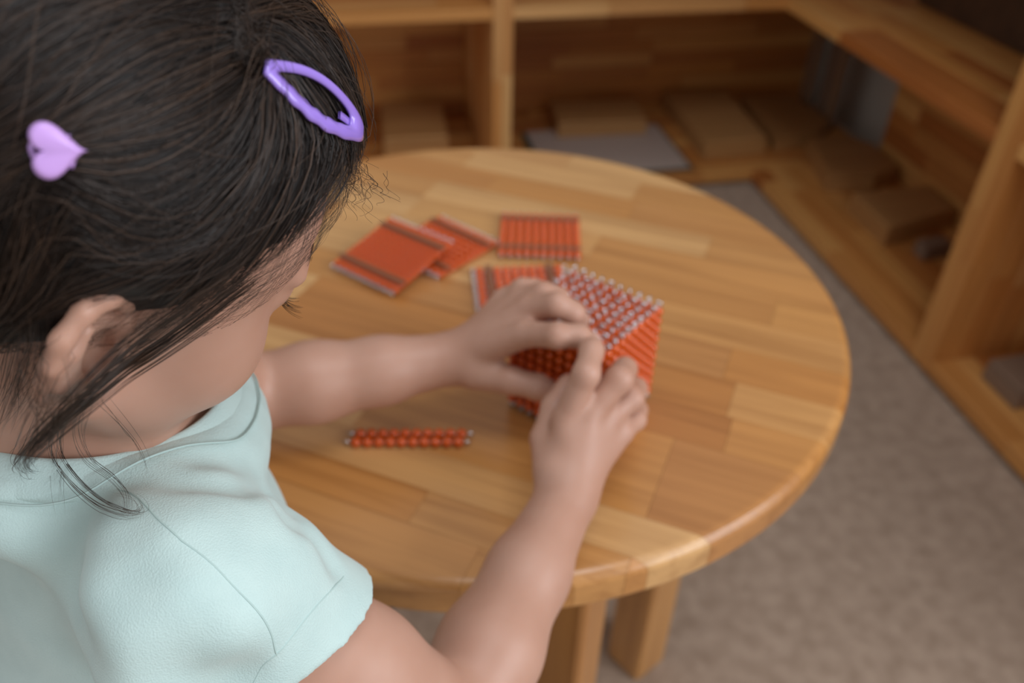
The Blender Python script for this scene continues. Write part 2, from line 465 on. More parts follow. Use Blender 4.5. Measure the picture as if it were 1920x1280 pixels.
def noisy(name, c1, c2, scale, rough, bump=0.0, bscale=None, sheen=0.0, detail=4):
    m, nt, b = new_mat(name); N = nt.nodes; Lk = nt.links.new
    tc = N.new('ShaderNodeTexCoord')
    n = N.new('ShaderNodeTexNoise'); n.inputs['Scale'].default_value = scale; n.inputs['Detail'].default_value = detail
    Lk(tc.outputs['Object'], n.inputs['Vector'])
    r = ramp(nt, [(0.3, c1), (0.7, c2)]); Lk(n.outputs['Fac'], r.inputs[0]); Lk(r.outputs[0], b.inputs['Base Color'])
    b.inputs['Roughness'].default_value = rough; b.inputs['Sheen Weight'].default_value = sheen
    if bump:
        n2 = N.new('ShaderNodeTexNoise'); n2.inputs['Scale'].default_value = bscale or scale * 4; n2.inputs['Detail'].default_value = 3
        Lk(tc.outputs['Object'], n2.inputs['Vector'])
        bp = N.new('ShaderNodeBump'); bp.inputs['Strength'].default_value = bump; bp.inputs['Distance'].default_value = 0.002
        Lk(n2.outputs['Fac'], bp.inputs['Height']); Lk(bp.outputs[0], b.inputs['Normal'])
    return m

M_TABLE = wood('table_pine', [(.56,.275,.085),(.50,.215,.058),(.60,.32,.115),(.44,.175,.042),(.53,.245,.070),(.66,.385,.16),(.42,.165,.040)], 0.26, 0.30, 1.0, 0.25)
M_SHELF = wood('shelf_pine', [(.62,.285,.075),(.47,.165,.034),(.72,.38,.12),(.55,.22,.048),(.42,.14,.030),(.68,.33,.092)], 0.22, 0.5)
M_EDGE = wood('shelf_edge_pine', [(.66,.33,.10),(.54,.21,.050),(.76,.45,.18)], 0.2, 0.45)
M_BOXWOOD = wood('box_plywood', [(.46,.245,.090),(.40,.20,.068),(.52,.285,.11)], 0.15, 0.55)
M_CARPET = noisy('carpet', (.37,.262,.186), (.52,.388,.292), 38, 0.95, 0.9, 900, 0.15)
M_WALL = plain('wall_paint', (.55,.50,.43), 0.8)
M_CARD = plain('grey_white_card', (.50,.41,.36), 0.6)
M_GREEN = plain('dark_green_card', (.03,.06,.045), 0.6)
M_DARK = noisy('shaded_brown', (.045,.020,.009), (.075,.034,.015), 30, 0.6)  # shade of the shelf back, put into the colour of the block
M_PALE = plain('pale_board', (.22,.145,.10), 0.6)
M_BEAD = plain('orange_bead', (.62,.082,.001), 0.10, 0.0, **{'Coat Weight': 0.4, 'Coat Roughness': 0.06, 'Specular IOR Level': 0.5})
M_WIRE = plain('silver_wire', (.72,.71,.73), 0.22, 1.0)
M_XWIRE = plain('dull_cross_wire', (.26,.095,.045), 0.5, 0.2)
M_SKIN, nt, b = new_mat('skin')
N = nt.nodes; tc = N.new('ShaderNodeTexCoord')
n = N.new('ShaderNodeTexNoise'); n.inputs['Scale'].default_value = 22; n.inputs['Detail'].default_value = 3
nt.links.new(tc.outputs['Object'], n.inputs['Vector'])
r = ramp(nt, [(0.32, (.455,.245,.172)), (0.68, (.52,.30,.222))])
nt.links.new(n.outputs['Fac'], r.inputs[0]); nt.links.new(r.outputs[0], b.inputs['Base Color'])
b.inputs['Roughness'].default_value = 0.48
b.inputs['Subsurface Weight'].default_value = 0.22
b.inputs['Subsurface Radius'].default_value = (0.010, 0.0045, 0.0025)
b.inputs['Subsurface Scale'].default_value = 1.0
M_LIP = plain('lips', (.50,.20,.17), 0.4)
M_NAIL = plain('nail', (.66,.42,.36), 0.25)
M_EYE = plain('eye_white', (.75,.73,.70), 0.15)
M_IRIS = plain('iris', (.03,.015,.008), 0.1)
M_SHIRT = noisy('mint_cotton', (.49,.65,.635), (.54,.70,.68), 60, 0.85, 0.25, 1400, 0.25)
M_SEAM = plain('shirt_seam', (.45,.60,.58), 0.9)
M_TROUSER = noisy('grey_jersey', (.10,.11,.13), (.13,.14,.16), 80, 0.9)
M_HAIR, nt, b = new_mat('dark_brown_hair')
N = nt.nodes
at_ = N.new('ShaderNodeAttribute'); at_.attribute_name = 'tone'
r = ramp(nt, [(0.0, (.008,.005,.004)), (0.5, (.025,.0145,.010)), (1.0, (.085,.048,.030))])
nt.links.new(at_.outputs['Fac'], r.inputs[0]); nt.links.new(r.outputs[0], b.inputs['Base Color'])
b.inputs['Roughness'].default_value = 0.38; b.inputs['Specular IOR Level'].default_value = 0.42
M_SCALP = plain('hair_mass', (.009,.006,.005), 0.65)
M_CLIP = plain('lilac_enamel', (.33,.21,.72), 0.22, 0.0, **{'Coat Weight': 0.6, 'Coat Roughness': 0.08})
M_HEART = plain('pink_lilac_plastic', (.60,.36,.80), 0.35, 0.0, **{'Subsurface Weight': 0.1, 'Subsurface Radius': (.004,.003,.004)})
# ---------------------------------------------------------------- the setting
fl = box('floor', (-3.2, -2.6, -0.05), (1.60, 2.50, 0.0), M_CARPET); tag(fl, 'grey beige carpet floor', None, None, 'structure')
wb = box('wall_back', (-3.2, 2.40, 0.0), (1.60, 2.50, 2.5), M_WALL); tag(wb, 'cream wall behind the shelves', None, None, 'structure')
wr = box('wall_right', (1.46, 0.10, 0.0), (1.60, 2.40, 2.5), M_WALL); tag(wr, 'cream wall right of the shelves', None, None, 'structure')

def board(name, parent, org, ax, L, W, T, rows, seed, mat=M_SHELF, blen=(.22, .48), joint=.0004, bev=.0012):
    """laminated board: staves along ax ('x','y','z'), laid in rows across W (second axis), T thick.
    org = low corner; axes = (length, width, thickness) world axes"""
    rnd = random.Random(seed)
    A = {'x': Vector((1,0,0)), 'y': Vector((0,1,0)), 'z': Vector((0,0,1))}
    ex, ey = A[ax[0]], A[ax[1]]; ez = ex.cross(ey)
    o = Vector(org)
    if ez.dot(A[ax[2]]) < 0: o = o + A[ax[2]] * T
    part = empty(name, o, 0, parent)
    part.rotation_mode = 'QUATERNION'
    part.rotation_quaternion = Matrix((ex, ey, ez)).transposed().to_quaternion()
    w = W / rows
    for r_ in range(rows):
        x = -rnd.uniform(0, blen[0])
        while x < L - 1e-4:
            l = rnd.uniform(*blen)
            x1 = x + l
            if L - x1 < .06: x1 = L
            a = max(0, x); b_ = min(L, x1)
            if b_ - a > .01:
                s = box('stave', (0, -w/2 + joint, joint if False else 0), (b_ - a - joint, w/2 - joint, T), mat, part, bev)
                s.location = (a, (r_ + .5) * w, 0)
            x = x1
    return part

Z0, Z1 = .011, .041          # bottom board
S0, S1 = .447, .472          # middle board
T0, T1 = .880, .905          # top board
YF, YB = 1.863, 2.36         # back run front / back
XF, XB = 1.0135, 1.385       # right run front / back

def unit_back(name, label, x0, x1, side_l, side_r, seed):
    u = empty(name, (x0, YF, 0)); tag(u, label, 'shelf', 'pine shelf units along the walls')
    o = lambda x, y, z: (x - x0, y - YF, z)
    xa = x0 + (.022 if side_l else 0); xb = x1 - (.022 if side_r else 0)
    D = YB - YF - .018
    board('bottom_board', u, o(xa, YF, Z0), 'xyz', xb - xa, D, Z1 - Z0, 11, seed + 1)
    board('middle_board', u, o(xa, YF, S0), 'xyz', xb - xa, D, S1 - S0, 11, seed + 2, M_EDGE)
    board('top_board', u, o(xa, YF, T0), 'xyz', xb - xa, D, T1 - T0, 5, seed + 3)
    board('back_panel', u, o(xa, YB - .018, Z0), 'xzy', xb - xa, T1 - Z0, .018, 24, seed + 4)
    if side_l: board('side_panel', u, o(x0, YF, Z0), 'zyx', T1 - Z0, D + .018, .022, 10, seed + 5, M_EDGE)
    if side_r: board('side_panel', u, o(xb, YF, Z0), 'zyx', T1 - Z0, D + .018, .022, 10, seed + 6, M_EDGE)
    return u
unit_back('shelf_unit', 'pine shelf unit behind the child, with a wooden box on its floor', -.75, .346, True, True, 100)
unit_back('shelf_unit', 'pine corner shelf unit behind the table, holding the grey card', .346, XB, True, False, 200)

def unit_right(name, label, y0, y1, near, far, seed):
    u = empty(name, (XF, y0, 0)); tag(u, label, 'shelf', 'pine shelf units along the walls')
    o = lambda x, y, z: (x - XF, y - y0, z)
    ya = y0 + (.028 if near else 0); yb = y1 - (.028 if far else 0)
    D = XB - XF - .018
    board('bottom_board', u, o(XF, ya, Z0), 'yxz', yb - ya, D, Z1 - Z0, 8, seed + 1)
    board('middle_board', u, o(XF, ya, S0), 'yxz', yb - ya, D, S1 - S0, 8, seed + 2)
    board('top_board', u, o(XF, ya, T0), 'yxz', yb - ya, D, T1 - T0, 4, seed + 3)
    board('back_panel', u, o(XB - .018, ya, Z0), 'yzx', yb - ya, T1 - Z0, .018, 20, seed + 4)
    if near: board('side_panel', u, o(XF, y0, Z0), 'zxy', T1 - Z0, D + .018, .028, 7, seed + 5, M_EDGE)
    if far: board('side_panel', u, o(XF, yb, Z0), 'zxy', T1 - Z0, D + .018, .028, 7, seed + 6, M_EDGE)
    return u
unit_right('shelf_unit', 'pine shelf unit right of the table, holding the hexagonal box', 1.078, YF, True, False, 300)
unit_right('shelf_unit', 'pine shelf unit nearest the right edge of the photo', .15, 1.078, True, True, 400)

# things on the shelves
def wooden_box(label, poly, z0, z1, mat=M_BOXWOOD, lid=.012):
    P = np.array(poly, float); c = P.mean(0)
    u = empty('wooden_box', (c[0], c[1], z0)); tag(u, label, 'box', 'wooden boxes on the lower shelves')
    bm = bmesh.new(); bm_prism(bm, P - c, 0, z1 - z0 - lid, .002); mesh_bm('body', bm, mat, u)
    bm = bmesh.new(); bm_prism(bm, (P - c) * .985, z1 - z0 - lid + .0015, z1 - z0, .003); mesh_bm('lid', bm, mat, u)
    return u
wooden_box('square wooden box on the shelf floor left of the divider', [(.070,2.03),(.235,2.025),(.250,2.27),(.078,2.28)], Z1, .115)
wooden_box('flat wooden slab lying on the grey card', [(.548,2.115),(.800,2.105),(.822,2.27),(.560,2.28)], .0505, .092)
wooden_box('long wooden box right of the grey card', [(.905,1.935),(1.085,1.950),(1.112,2.30),(.915,2.31)], Z1, .090)
wooden_box('five-sided wooden box in the shelf corner', [(1.118,1.955),(1.255,1.985),(1.330,2.06),(1.305,2.26),(1.150,2.27)], Z1, .080)
wooden_box('hexagonal wooden box on the right shelf floor', [(1.145,1.725),(1.258,1.695),(1.345,1.735),(1.355,1.870),(1.315,1.935),(1.200,1.945)], Z1, .088)
wooden_box('rectangular wooden box beside the right divider', [(1.145,1.445),(1.350,1.505),(1.355,1.625),(1.150,1.615)], Z1, .090)
wooden_box('pale wooden block at the foot of the right divider', [(1.20,1.375),(1.27,1.385),(1.265,1.425),(1.20,1.415)], Z1, .075, M_PALE)
wooden_box('pinkish block at the right edge of the photo', [(1.075,.90),(1.20,.91),(1.20,1.00),(1.075,.99)], Z1, .085, M_PALE)
cf = empty('card_folder', (.66, 2.03, Z1)); tag(cf, 'grey white card on a dark green backing on the shelf floor', 'card')
bm = bmesh.new(); bm_prism(bm, [(-.205,-.145),(.200,-.145),(.200,.145),(-.205,.145)], .0005, .0045, .001); mesh_bm('backing', bm, M_GREEN, cf)
bm = bmesh.new(); bm_prism(bm, [(-.190,-.138),(.190,-.138),(.190,.138),(-.190,.138)], .005, .009, .001); mesh_bm('sheet', bm, M_CARD, cf)
for k, (y, w, h, lab) in enumerate(((2.115, .085, .33, 'wide pale board standing upright in the shelf corner'), (2.235, .050, .31, 'narrow pale board standing upright in the shelf corner'))):
    bo = empty('upright_board', (1.345, y, Z1)); tag(bo, lab, 'board')
    box('panel', (-.009, -w/2, 0.0), (.006, w/2, h), M_PALE, bo, .002, 2)
    box('edge_strip', (-.011, -w/2 + .004, 0.003), (-.0095, -w/2 + .012, h - .003), M_BOXWOOD, bo)
db = empty('shade_block', (1.325, 1.46, S1)); tag(db, 'dark block standing in for the shaded back of the middle right shelf', 'box')  # added dark block, stands in for the shelf's back panel in shadow
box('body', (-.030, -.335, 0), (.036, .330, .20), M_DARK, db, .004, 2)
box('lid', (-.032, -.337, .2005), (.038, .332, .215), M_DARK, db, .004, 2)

# ---------------------------------------------------------------- the round table
TC = (.1015, .6156); TR = .3142; TZ = .58; TT = .030
tab = empty('round_table', (TC[0], TC[1], 0)); tag(tab, 'low round pine table with the bead material on it', 'table')
top = empty('tabletop', (0, 0, TZ - TT), math.radians(-33), tab)
def disc_profile(R, T, rr=.009, n=160):
    prof = []
    for i in range(7):
        a = math.pi / 2 * i / 6
        prof.append((R - rr + rr * math.sin(a), T - rr + rr * math.cos(a)))
    for i in range(5):
        a = math.pi / 2 * i / 4
        prof.append((R - .005 + .005 * math.cos(a), .005 - .005 * math.sin(a)))
    bm = bmesh.new()
    rings = [[bm.verts.new((r_ * math.cos(2*math.pi*k/n), r_ * math.sin(2*math.pi*k/n), z)) for k in range(n)] for r_, z in prof]
    for a, b_ in zip(rings[:-1], rings[1:]):
        for k in range(n): bm.faces.new((a[k], b_[k], b_[(k+1) % n], a[(k+1) % n]))
    bm.faces.new(rings[0]); bm.faces.new(rings[-1][::-1])
    return bm
disc = disc_profile(TR, TT)
bmesh.ops.recalc_face_normals(disc, faces=disc.faces[:])
rnd = random.Random(5)
rows = [-.3142, -.262, -.232, -.198, -.117, -.078, -.036, .008, .052, .096, .140, .182, .226, .268, .3142]
def cutp(bm, co, no):
    g = bm.verts[:] + bm.edges[:] + bm.faces[:]
    res = bmesh.ops.bisect_plane(bm, geom=g, dist=1e-6, plane_co=co, plane_no=no, clear_outer=True)
    es = [e for e in res['geom_cut'] if isinstance(e, bmesh.types.BMEdge)]
    if es: bmesh.ops.contextual_create(bm, geom=es)
J = .00012
splits = {3: [-.02, .20], 4: [.235], 1: [.06, .20], 2: [-.10, .165], 5: [-.15, .23]}
for r_ in range(len(rows) - 1):
    y0, y1 = rows[r_], rows[r_ + 1]
    hw_ = math.sqrt(max(0, TR**2 - min(abs(y0), abs(y1))**2)) if y0 * y1 > 0 else TR
    xs = [-hw_ - .01]
    if r_ in splits: xs += splits[r_]
    else:
        x = -hw_ - rnd.uniform(-.14, .10)
        while x < hw_:
            if x > -hw_ + .03: xs.append(x)
            x += rnd.uniform(.16, .34)
        if hw_ - xs[-1] < .04 and len(xs) > 1: xs.pop()
    xs.append(hw_ + .01)
    for a, b_ in zip(xs[:-1], xs[1:]):
        bm = disc.copy()
        cutp(bm, (0, y0 + J, 0), (0, -1, 0)); cutp(bm, (0, y1 - J, 0), (0, 1, 0))
        if a > -hw_: cutp(bm, (a + J, 0, 0), (-1, 0, 0))
        if b_ < hw_: cutp(bm, (b_ - J, 0, 0), (1, 0, 0))
        if len(bm.faces) < 4: bm.free(); continue
        s = mesh_bm('stave', bm, M_TABLE, top)
disc.free()
for a in (-78, -9, 102, 171):
    a = math.radians(a)
    lg = box('leg', (0, -.027, -.027), (TZ - TT - .0005, .027, .027), M_TABLE, tab, .006, 2)
    lg.rotation_euler = (0, -math.pi / 2, 0)
    lg.rotation_mode = 'XYZ'
    lg.rotation_euler = Matrix.Rotation(a + math.radians(38), 3, 'Z').to_4x4().to_3x3().__matmul__(Matrix.Rotation(-math.pi/2, 3, 'Y')).to_euler()
    lg.location = (.197 * math.cos(a), .197 * math.sin(a), 0)
# low stool the child sits on
SC = bw(-.105, 0, 0)
st = empty('stool', (SC[0], SC[1], 0), math.atan2(FWD[1], FWD[0])); tag(st, 'small square pine stool under the child', 'stool')
box('seat', (-.13, -.135, .296), (.13, .135, .316), M_TABLE, st, .005, 2)
for sx in (-1, 1):
    for sy in (-1, 1):
        l = box('leg', (0, -.016, -.016), (.2955, .016, .016), M_TABLE, st, .003)
        l.rotation_euler = (0, -math.pi / 2, 0); l.location = (sx * .105, sy * .110, 0)
# ---------------------------------------------------------------- bead material
BP = .0080      # bead pitch
def bar_mesh():
    bm = bmesh.new()
    for i in range(10):
        bmesh.ops.create_uvsphere(bm, u_segments=12, v_segments=8, radius=.00382,
                                  matrix=Matrix.Translation(((i - 4.5) * BP, 0, 0)) @ Matrix.Rotation(math.pi/2, 4, 'Y'))
    me = bpy.data.meshes.new('bead_bar'); bm.to_mesh(me); bm.free()
    for p in me.polygons: p.use_smooth = True
    me.materials.append(M_BEAD); return me
def wire_mesh():
    # one wire: a straight run through the beads with a closed loop at either end
    c = []
    for k in range(13):
        a = math.pi - 2 * math.pi * k / 12
        c.append((5 * BP + .0022 + .0021 * math.cos(a), 0, .0021 * math.sin(a)))
    d = [(-x, y, -z) for x, y, z in c]
    path = np.array(c[::-1] + [(4 * BP, 0, 0), (0, 0, 0), (-4 * BP, 0, 0)] + d)
    V, Q = tubes_np([path], np.full(len(path), .00085), 6)
    me = bpy.data.meshes.new('wire')
    me.from_pydata(V.tolist(), [], Q.tolist())
    for p in me.polygons: p.use_smooth = True
    me.materials.append(M_WIRE); return me
BAR, WIRE = bar_mesh(), wire_mesh()
def add_bar(parent, M):
    b = link(bpy.data.objects.new('bead_bar', BAR), parent); b.matrix_local = M
    link(bpy.data.objects.new('wire', WIRE), b)
    return b
def bead_square(label, x, y, ang, z=TZ + .0042, tilt=0.0):
    u = empty('bead_square', (x, y, z), 0)
    u.rotation_euler = (Matrix.Rotation(math.radians(ang), 3, 'Z') @ Matrix.Rotation(-tilt, 3, 'Y')).to_euler()
    tag(u, label, 'bead square', 'hundred squares of orange beads')
    for i in range(10):
        add_bar(u, Matrix.Translation((0, (i - 4.5) * BP, 0)))
    for s in (-1, 1):
        box('cross_wire', (s * 3.5 * BP - .0030, -5.0 * BP, .0026), (s * 3.5 * BP + .0030, 5.0 * BP, .0041), M_XWIRE, u, .0006)
    return u
bead_square('orange bead square lying flat, half covered by another square', .070, .697, 39)
bead_square('tilted orange bead square resting on top of another square', .0235, .6745, 43, TZ + .0125, math.radians(9.5))
bead_square('orange bead square farthest back on the table', .169, .7015, 77)
bead_square('orange bead square behind the left hand and the cube', .133, .607, -5)
pr = empty('bead_bar_pair', (.0165, .4370, TZ + .0042), math.radians(-9.5)); tag(pr, 'two orange bead bars lying together near the child', 'bead bars')
for s in (-1, 1): add_bar(pr, Matrix.Translation((0.001 * s, s * .0042, 0)) @ Matrix.Rotation(.6, 4, 'X'))
CB = (.147, .459); CANG = math.radians(-49.5)
cu = empty('bead_cube', (CB[0], CB[1], TZ), CANG); tag(cu, 'orange thousand bead cube held between both hands', 'bead cube')
for i in range(10):
    for j in range(10):
        add_bar(cu, Matrix.Translation(((i - 4.5) * BP, (j - 4.5) * BP, .0048 + 5 * BP)) @ Matrix.Rotation(random.uniform(0, math.pi), 4, 'Z') @ Matrix.Rotation(-math.pi/2, 4, 'Y'))
# ---------------------------------------------------------------- the child
kid = empty('person', (SC[0], SC[1], 0.0))
tag(kid, 'small child in a mint T-shirt leaning over the table and building with beads', 'person')
KO = np.array([SC[0], SC[1], 0.0])
S_SKIN = build_skin()
V, Q = surface_nets(S_SKIN, (-.36, .06, 0.0), (.22, .56, 1.0), .00175)
V = relax(V, Q, 1, .4)
mesh_np('body', V - KO, Q, M_SKIN, kid)
S_SHIRT = build_shirt(True, True)
S_COL = build_shirt(True)          # closed shirt surface, for laying the collar and seams on it
sleeve_cuts(S_SHIRT)
V, Q = surface_nets(S_SHIRT, (-.36, .06, 0.30), (.10, .56, .86), .0017)
V = relax(V, Q, 4, .5)
shirt = mesh_np('t_shirt', V - KO, Q, M_SHIRT, kid)
# trousers
S_TR = Sdf()
S_TR.ell(bw(-.095,0,-.335), (.080,.100,.070), 0.05, R=RB)
for s in (-1, 1):
    hip = bw(-.085, s*.048, -.345); kn = bw(.115, s*.075, -.355); an = bw(.090, s*.070, -.600)
    S_TR.chain([hip, kn], [.058,.048], 0.03); S_TR.chain([kn, an], [.048,.036], 0.02)
V, Q = surface_nets(S_TR, (-.40, .06, .05), (.20, .56, .50), .0045)
mesh_np('trousers', relax(V, Q, 2) - KO, Q, M_TROUSER, kid)
# ribbed collar band around the neck opening
na, nr = 160, 16
G = []
for k in range(na):
    a = 2 * math.pi * k / na
    i0, o0 = col_pt(a, .0535, .0018), col_pt(a, .0650, -.0095)
    m_ = (i0 + o0) / 2; d_ = (o0 - i0) / 2
    nn = np.cross(d_, -math.sin(a) * COL_E + math.cos(a) * LEFT); nn /= np.linalg.norm(nn)
    if nn @ COL_N < 0: nn = -nn
    ph = np.arange(nr) * 2 * math.pi / nr
    cs, sn = np.cos(ph), np.sin(ph)
    G.append(m_ + d_ * (np.sign(cs) * np.abs(cs) ** .6)[:, None] + nn * (.0022 * np.sign(sn) * np.abs(sn) ** .6)[:, None])
G = np.array(G); idx = np.arange(na * nr).reshape(na, nr)
Qc = np.stack([idx, np.roll(idx, -1, 0), np.roll(np.roll(idx, -1, 0), -1, 1), np.roll(idx, -1, 1)], -1).reshape(-1, 4)
mesh_np('collar', G.reshape(-1, 3) - KO, Qc, M_SHIRT, shirt)

# seam lines
P = np.array([col_pt(2 * math.pi * k / 120, .0655, -.0105) for k in range(121)])
P = build_shirt().project(P, .0010, 4); V, Q = tubes_np([P], np.full(121, .0005), 6)
mesh_np('collar_seam', V - KO, Q, M_SEAM, shirt)
for nm, r_ in (('seam', .00036), ('hem', .00034)):
    P = spline(SHIRT_LINES[nm], 40)
    P = S_SHIRT.project(P, -.0001, 4)
    V, Q = tubes_np([P], np.full(40, r_), 6)
    mesh_np(nm if nm == 'seam' else 'hem_stitch', V - KO, Q, M_SEAM, shirt)
# ---------------------------------------------------------------- hair
HI = np.linalg.inv(HEAD)
def to_head(P): return np.asarray(P) @ HI[:3, :3].T + HI[:3, 3]
def from_head(P): return np.asarray(P) @ HEAD[:3, :3].T + HEAD[:3, 3]
def build_hair(cut=True):
    S = Sdf(); S.M = HEAD
    S.ell((-.010,0,.034), (.094,.079,.077), 0.01)
    S.ell((.031,-.004,.060), (.045,.053,.044), 0.03)
    if cut:
        def hairline(P):
            q = to_head(P)
            c = .015 - .030 * np.minimum(np.abs(q[:, 1]) / .055, 1.0) ** 2
            return (c - (q[:, 0] - q[:, 2])) * .7 * HEAD_S
        S.func(hairline, 's', .010)
        for s in (-1, 1): S.ell((-.018, s*.088, -.004), (.024,.024,.028), 0.006, 's')
    S.chain([(-.085,0,.02), (-.118,0,.00), (-.135,0,-.05)], [.030,.026,.016], 0.02)
    return S
HAIR_GUIDES = [
    [(0.0161, -0.0528, 0.0955), (0.0296, -0.0622, 0.0827), (0.0316, -0.069, 0.0684), (0.0262, -0.0747, 0.0505), (0.0183, -0.0772, 0.0333), (0.0073, -0.0774, 0.017), (0.0006, -0.071, -0.0023)],
    [(0.0106, -0.0564, 0.0921), (0.0178, -0.0683, 0.0755), (0.0152, -0.075, 0.0588), (0.0095, -0.0787, 0.0413), (0.0004, -0.0797, 0.0258), (-0.0073, -0.0759, 0.0076)],
    [(0.0046, -0.0586, 0.0897), (0.0051, -0.0714, 0.0707), (0.0007, -0.078, 0.0523), (-0.0066, -0.0805, 0.0366), (-0.0163, -0.0795, 0.0222), (-0.0308, -0.0753, 0.0116), (-0.039, -0.0649, -0.0061)],
    [(-0.0028, -0.0617, 0.0857), (-0.0086, -0.0745, 0.0641), (-0.0158, -0.0794, 0.0468), (-0.0251, -0.0796, 0.0319), (-0.0369, -0.076, 0.0199), (-0.0484, -0.067, 0.0037)],
    [(0.0289, -0.0557, 0.091), (0.0457, -0.0584, 0.0799), (0.0459, -0.0635, 0.0698), (0.0384, -0.0697, 0.059), (0.0309, -0.0738, 0.047)],
    [(0.0184, -0.0381, 0.1056), (0.0392, -0.0446, 0.0978), (0.0567, -0.0488, 0.0832), (0.0626, -0.052, 0.0702), (0.0513, -0.0627, 0.0638)],
    [(0.0109, -0.0352, 0.1071), (0.0265, -0.0347, 0.1066), (0.0405, -0.0406, 0.1001), (0.0537, -0.0468, 0.088), (0.0542, -0.0549, 0.0774), (0.0459, -0.0635, 0.0698)],
    [(-0.0019, -0.0483, 0.0985), (0.014, -0.0321, 0.1085), (0.0281, -0.0201, 0.1114)],
    [(-0.0024, -0.0512, 0.0963), (-0.0214, -0.0605, 0.0851), (-0.0354, -0.0656, 0.0747), (-0.046, -0.0674, 0.0655)],
    [(0.0008, -0.0569, 0.0914), (-0.0162, -0.0663, 0.0785), (-0.0306, -0.0696, 0.0698), (-0.0457, -0.0685, 0.0633)],
    [(-0.0049, -0.0446, 0.1009), (-0.0272, -0.0516, 0.0927), (-0.0436, -0.0585, 0.0805), (-0.0545, -0.0628, 0.067)],
    [(-0.0081, -0.0355, 0.1057), (-0.0334, -0.0438, 0.0971), (-0.0531, -0.0505, 0.0841), (-0.0635, -0.0558, 0.0698)],
    [(-0.004, -0.0729, 0.0678), (-0.0184, -0.0772, 0.0555), (-0.033, -0.0758, 0.0529), (-0.0446, -0.0713, 0.0572)],
    [(-0.0111, -0.0672, 0.0776), (-0.0256, -0.0723, 0.0664), (-0.0389, -0.0716, 0.0613), (-0.0466, -0.069, 0.0613)],
    [(-0.0147, -0.0799, 0.0435), (-0.0309, -0.0784, 0.0401), (-0.0424, -0.0747, 0.0468), (-0.0494, -0.0699, 0.0561)],
    [(-0.0549, -0.0682, 0.0538), (-0.0534, -0.0718, 0.0357), (-0.0497, -0.0706, 0.0147), (-0.0448, -0.059, -0.0113)],
    [(-0.0496, -0.0693, 0.0574), (-0.0452, -0.0744, 0.0426), (-0.0444, -0.0748, 0.0261), (-0.0452, -0.0691, 0.0057)],
    [(-0.0561, -0.0648, 0.0614), (-0.0599, -0.0646, 0.057), (-0.0656, -0.0631, 0.0514)],
]
HAIR_LOCKS = {
    'lock_ear': [(0.0239, -0.071, 0.0289), (0.0117, -0.072, 0.0128), (0.0036, -0.0695, -0.0032), (-0.0101, -0.0764, -0.0072), (-0.0207, -0.0828, -0.0116), (-0.0262, -0.0816, -0.024), (-0.031, -0.0814, -0.0344), (-0.0318, -0.079, -0.0445), (-0.005, -0.0435, -0.0913), (-0.002, -0.0466, -0.0894)],
    'lock_ear2': [(0.0077, -0.0799, 0.0354), (-0.0034, -0.0798, 0.0212), (-0.0112, -0.0769, 0.0049), (-0.0212, -0.082, -0.0043), (-0.0297, -0.0858, -0.0151), (-0.0318, -0.0821, -0.0301), (-0.033, -0.0811, -0.0392), (-0.0052, -0.0402, -0.0916)],
    'nape1': [(-0.0243, -0.0817, -0.0147), (-0.0195, -0.0736, -0.0359), (0.0048, -0.0421, -0.0836), (0.0063, -0.0562, -0.0843), (0.0091, -0.0729, -0.0804), (0.0113, -0.0861, -0.0724), (0.0145, -0.0889, -0.0685), (0.0156, -0.081, -0.07), (0.0132, -0.0719, -0.0763)],
    'nape2': [(-0.0187, -0.0781, -0.0196), (-0.0041, -0.061, -0.0524), (0.0136, -0.0494, -0.0803), (0.0162, -0.064, -0.0762), (0.0149, -0.0773, -0.0724), (0.0108, -0.0853, -0.0731), (0.0084, -0.0787, -0.079)],
    'nape3': [(-0.01, -0.0734, -0.0269), (0.0104, -0.0622, -0.0498), (0.0274, -0.0553, -0.07), (0.025, -0.068, -0.0689), (0.0207, -0.0722, -0.0698)],
    'nape4': [(-0.0345, -0.0842, -0.0108), (-0.0301, -0.0778, -0.0309), (-0.0058, -0.0378, -0.0837), (-0.0069, -0.0373, -0.0929), (-0.0065, -0.0451, -0.0923)],
    'side1': [(-0.0413, -0.0695, 0.002), (-0.0432, -0.0781, -0.0031), (-0.0403, -0.0759, -0.016), (-0.0384, -0.0745, -0.0288), (-0.0149, -0.0352, -0.0824)],
    'side2': [(-0.0451, -0.0703, 0.0066), (-0.0325, -0.0511, -0.0249), (-0.0275, -0.045, -0.0476), (-0.0214, -0.0337, -0.0775)],
    'side3': [(-0.0431, -0.0817, 0.0001), (-0.0408, -0.0846, -0.0058), (-0.0351, -0.0811, -0.0181), (-0.0328, -0.0795, -0.029), (-0.0071, -0.0392, -0.0807)],
    'nape5': [(-0.0386, -0.0797, -0.0126), (-0.0274, -0.0763, -0.0302), (0.0055, -0.0425, -0.0863), (0.0014, -0.0574, -0.0882), (0.0004, -0.0674, -0.0921)],
}
S_HAIR = build_hair(True)
S_CAP = build_hair(False)
HV, HQ = surface_nets(S_HAIR, (-.36, .06, .60), (.10, .56, 1.05), .0022)
hair = mesh_np('hair', relax(HV, HQ, 2) - KO, HQ, M_SCALP, kid)
G_ = [spline(g, 14) for g in HAIR_GUIDES]
G_ += [spline(g, 14) for g in ([(-.02,-.01,.112),(-.065,-.01,.095),(-.10,-.005,.045)], [(0,.0,.113),(.04,0,.109),(.078,0,.085),(.083,-.01,.062)])]
G_ += [g * [1, -1, 1] for g in G_]
GP = np.concatenate([g for g in G_]); GT = np.concatenate([np.gradient(g, axis=0) for g in G_])
GT /= np.linalg.norm(GT, axis=1, keepdims=True)
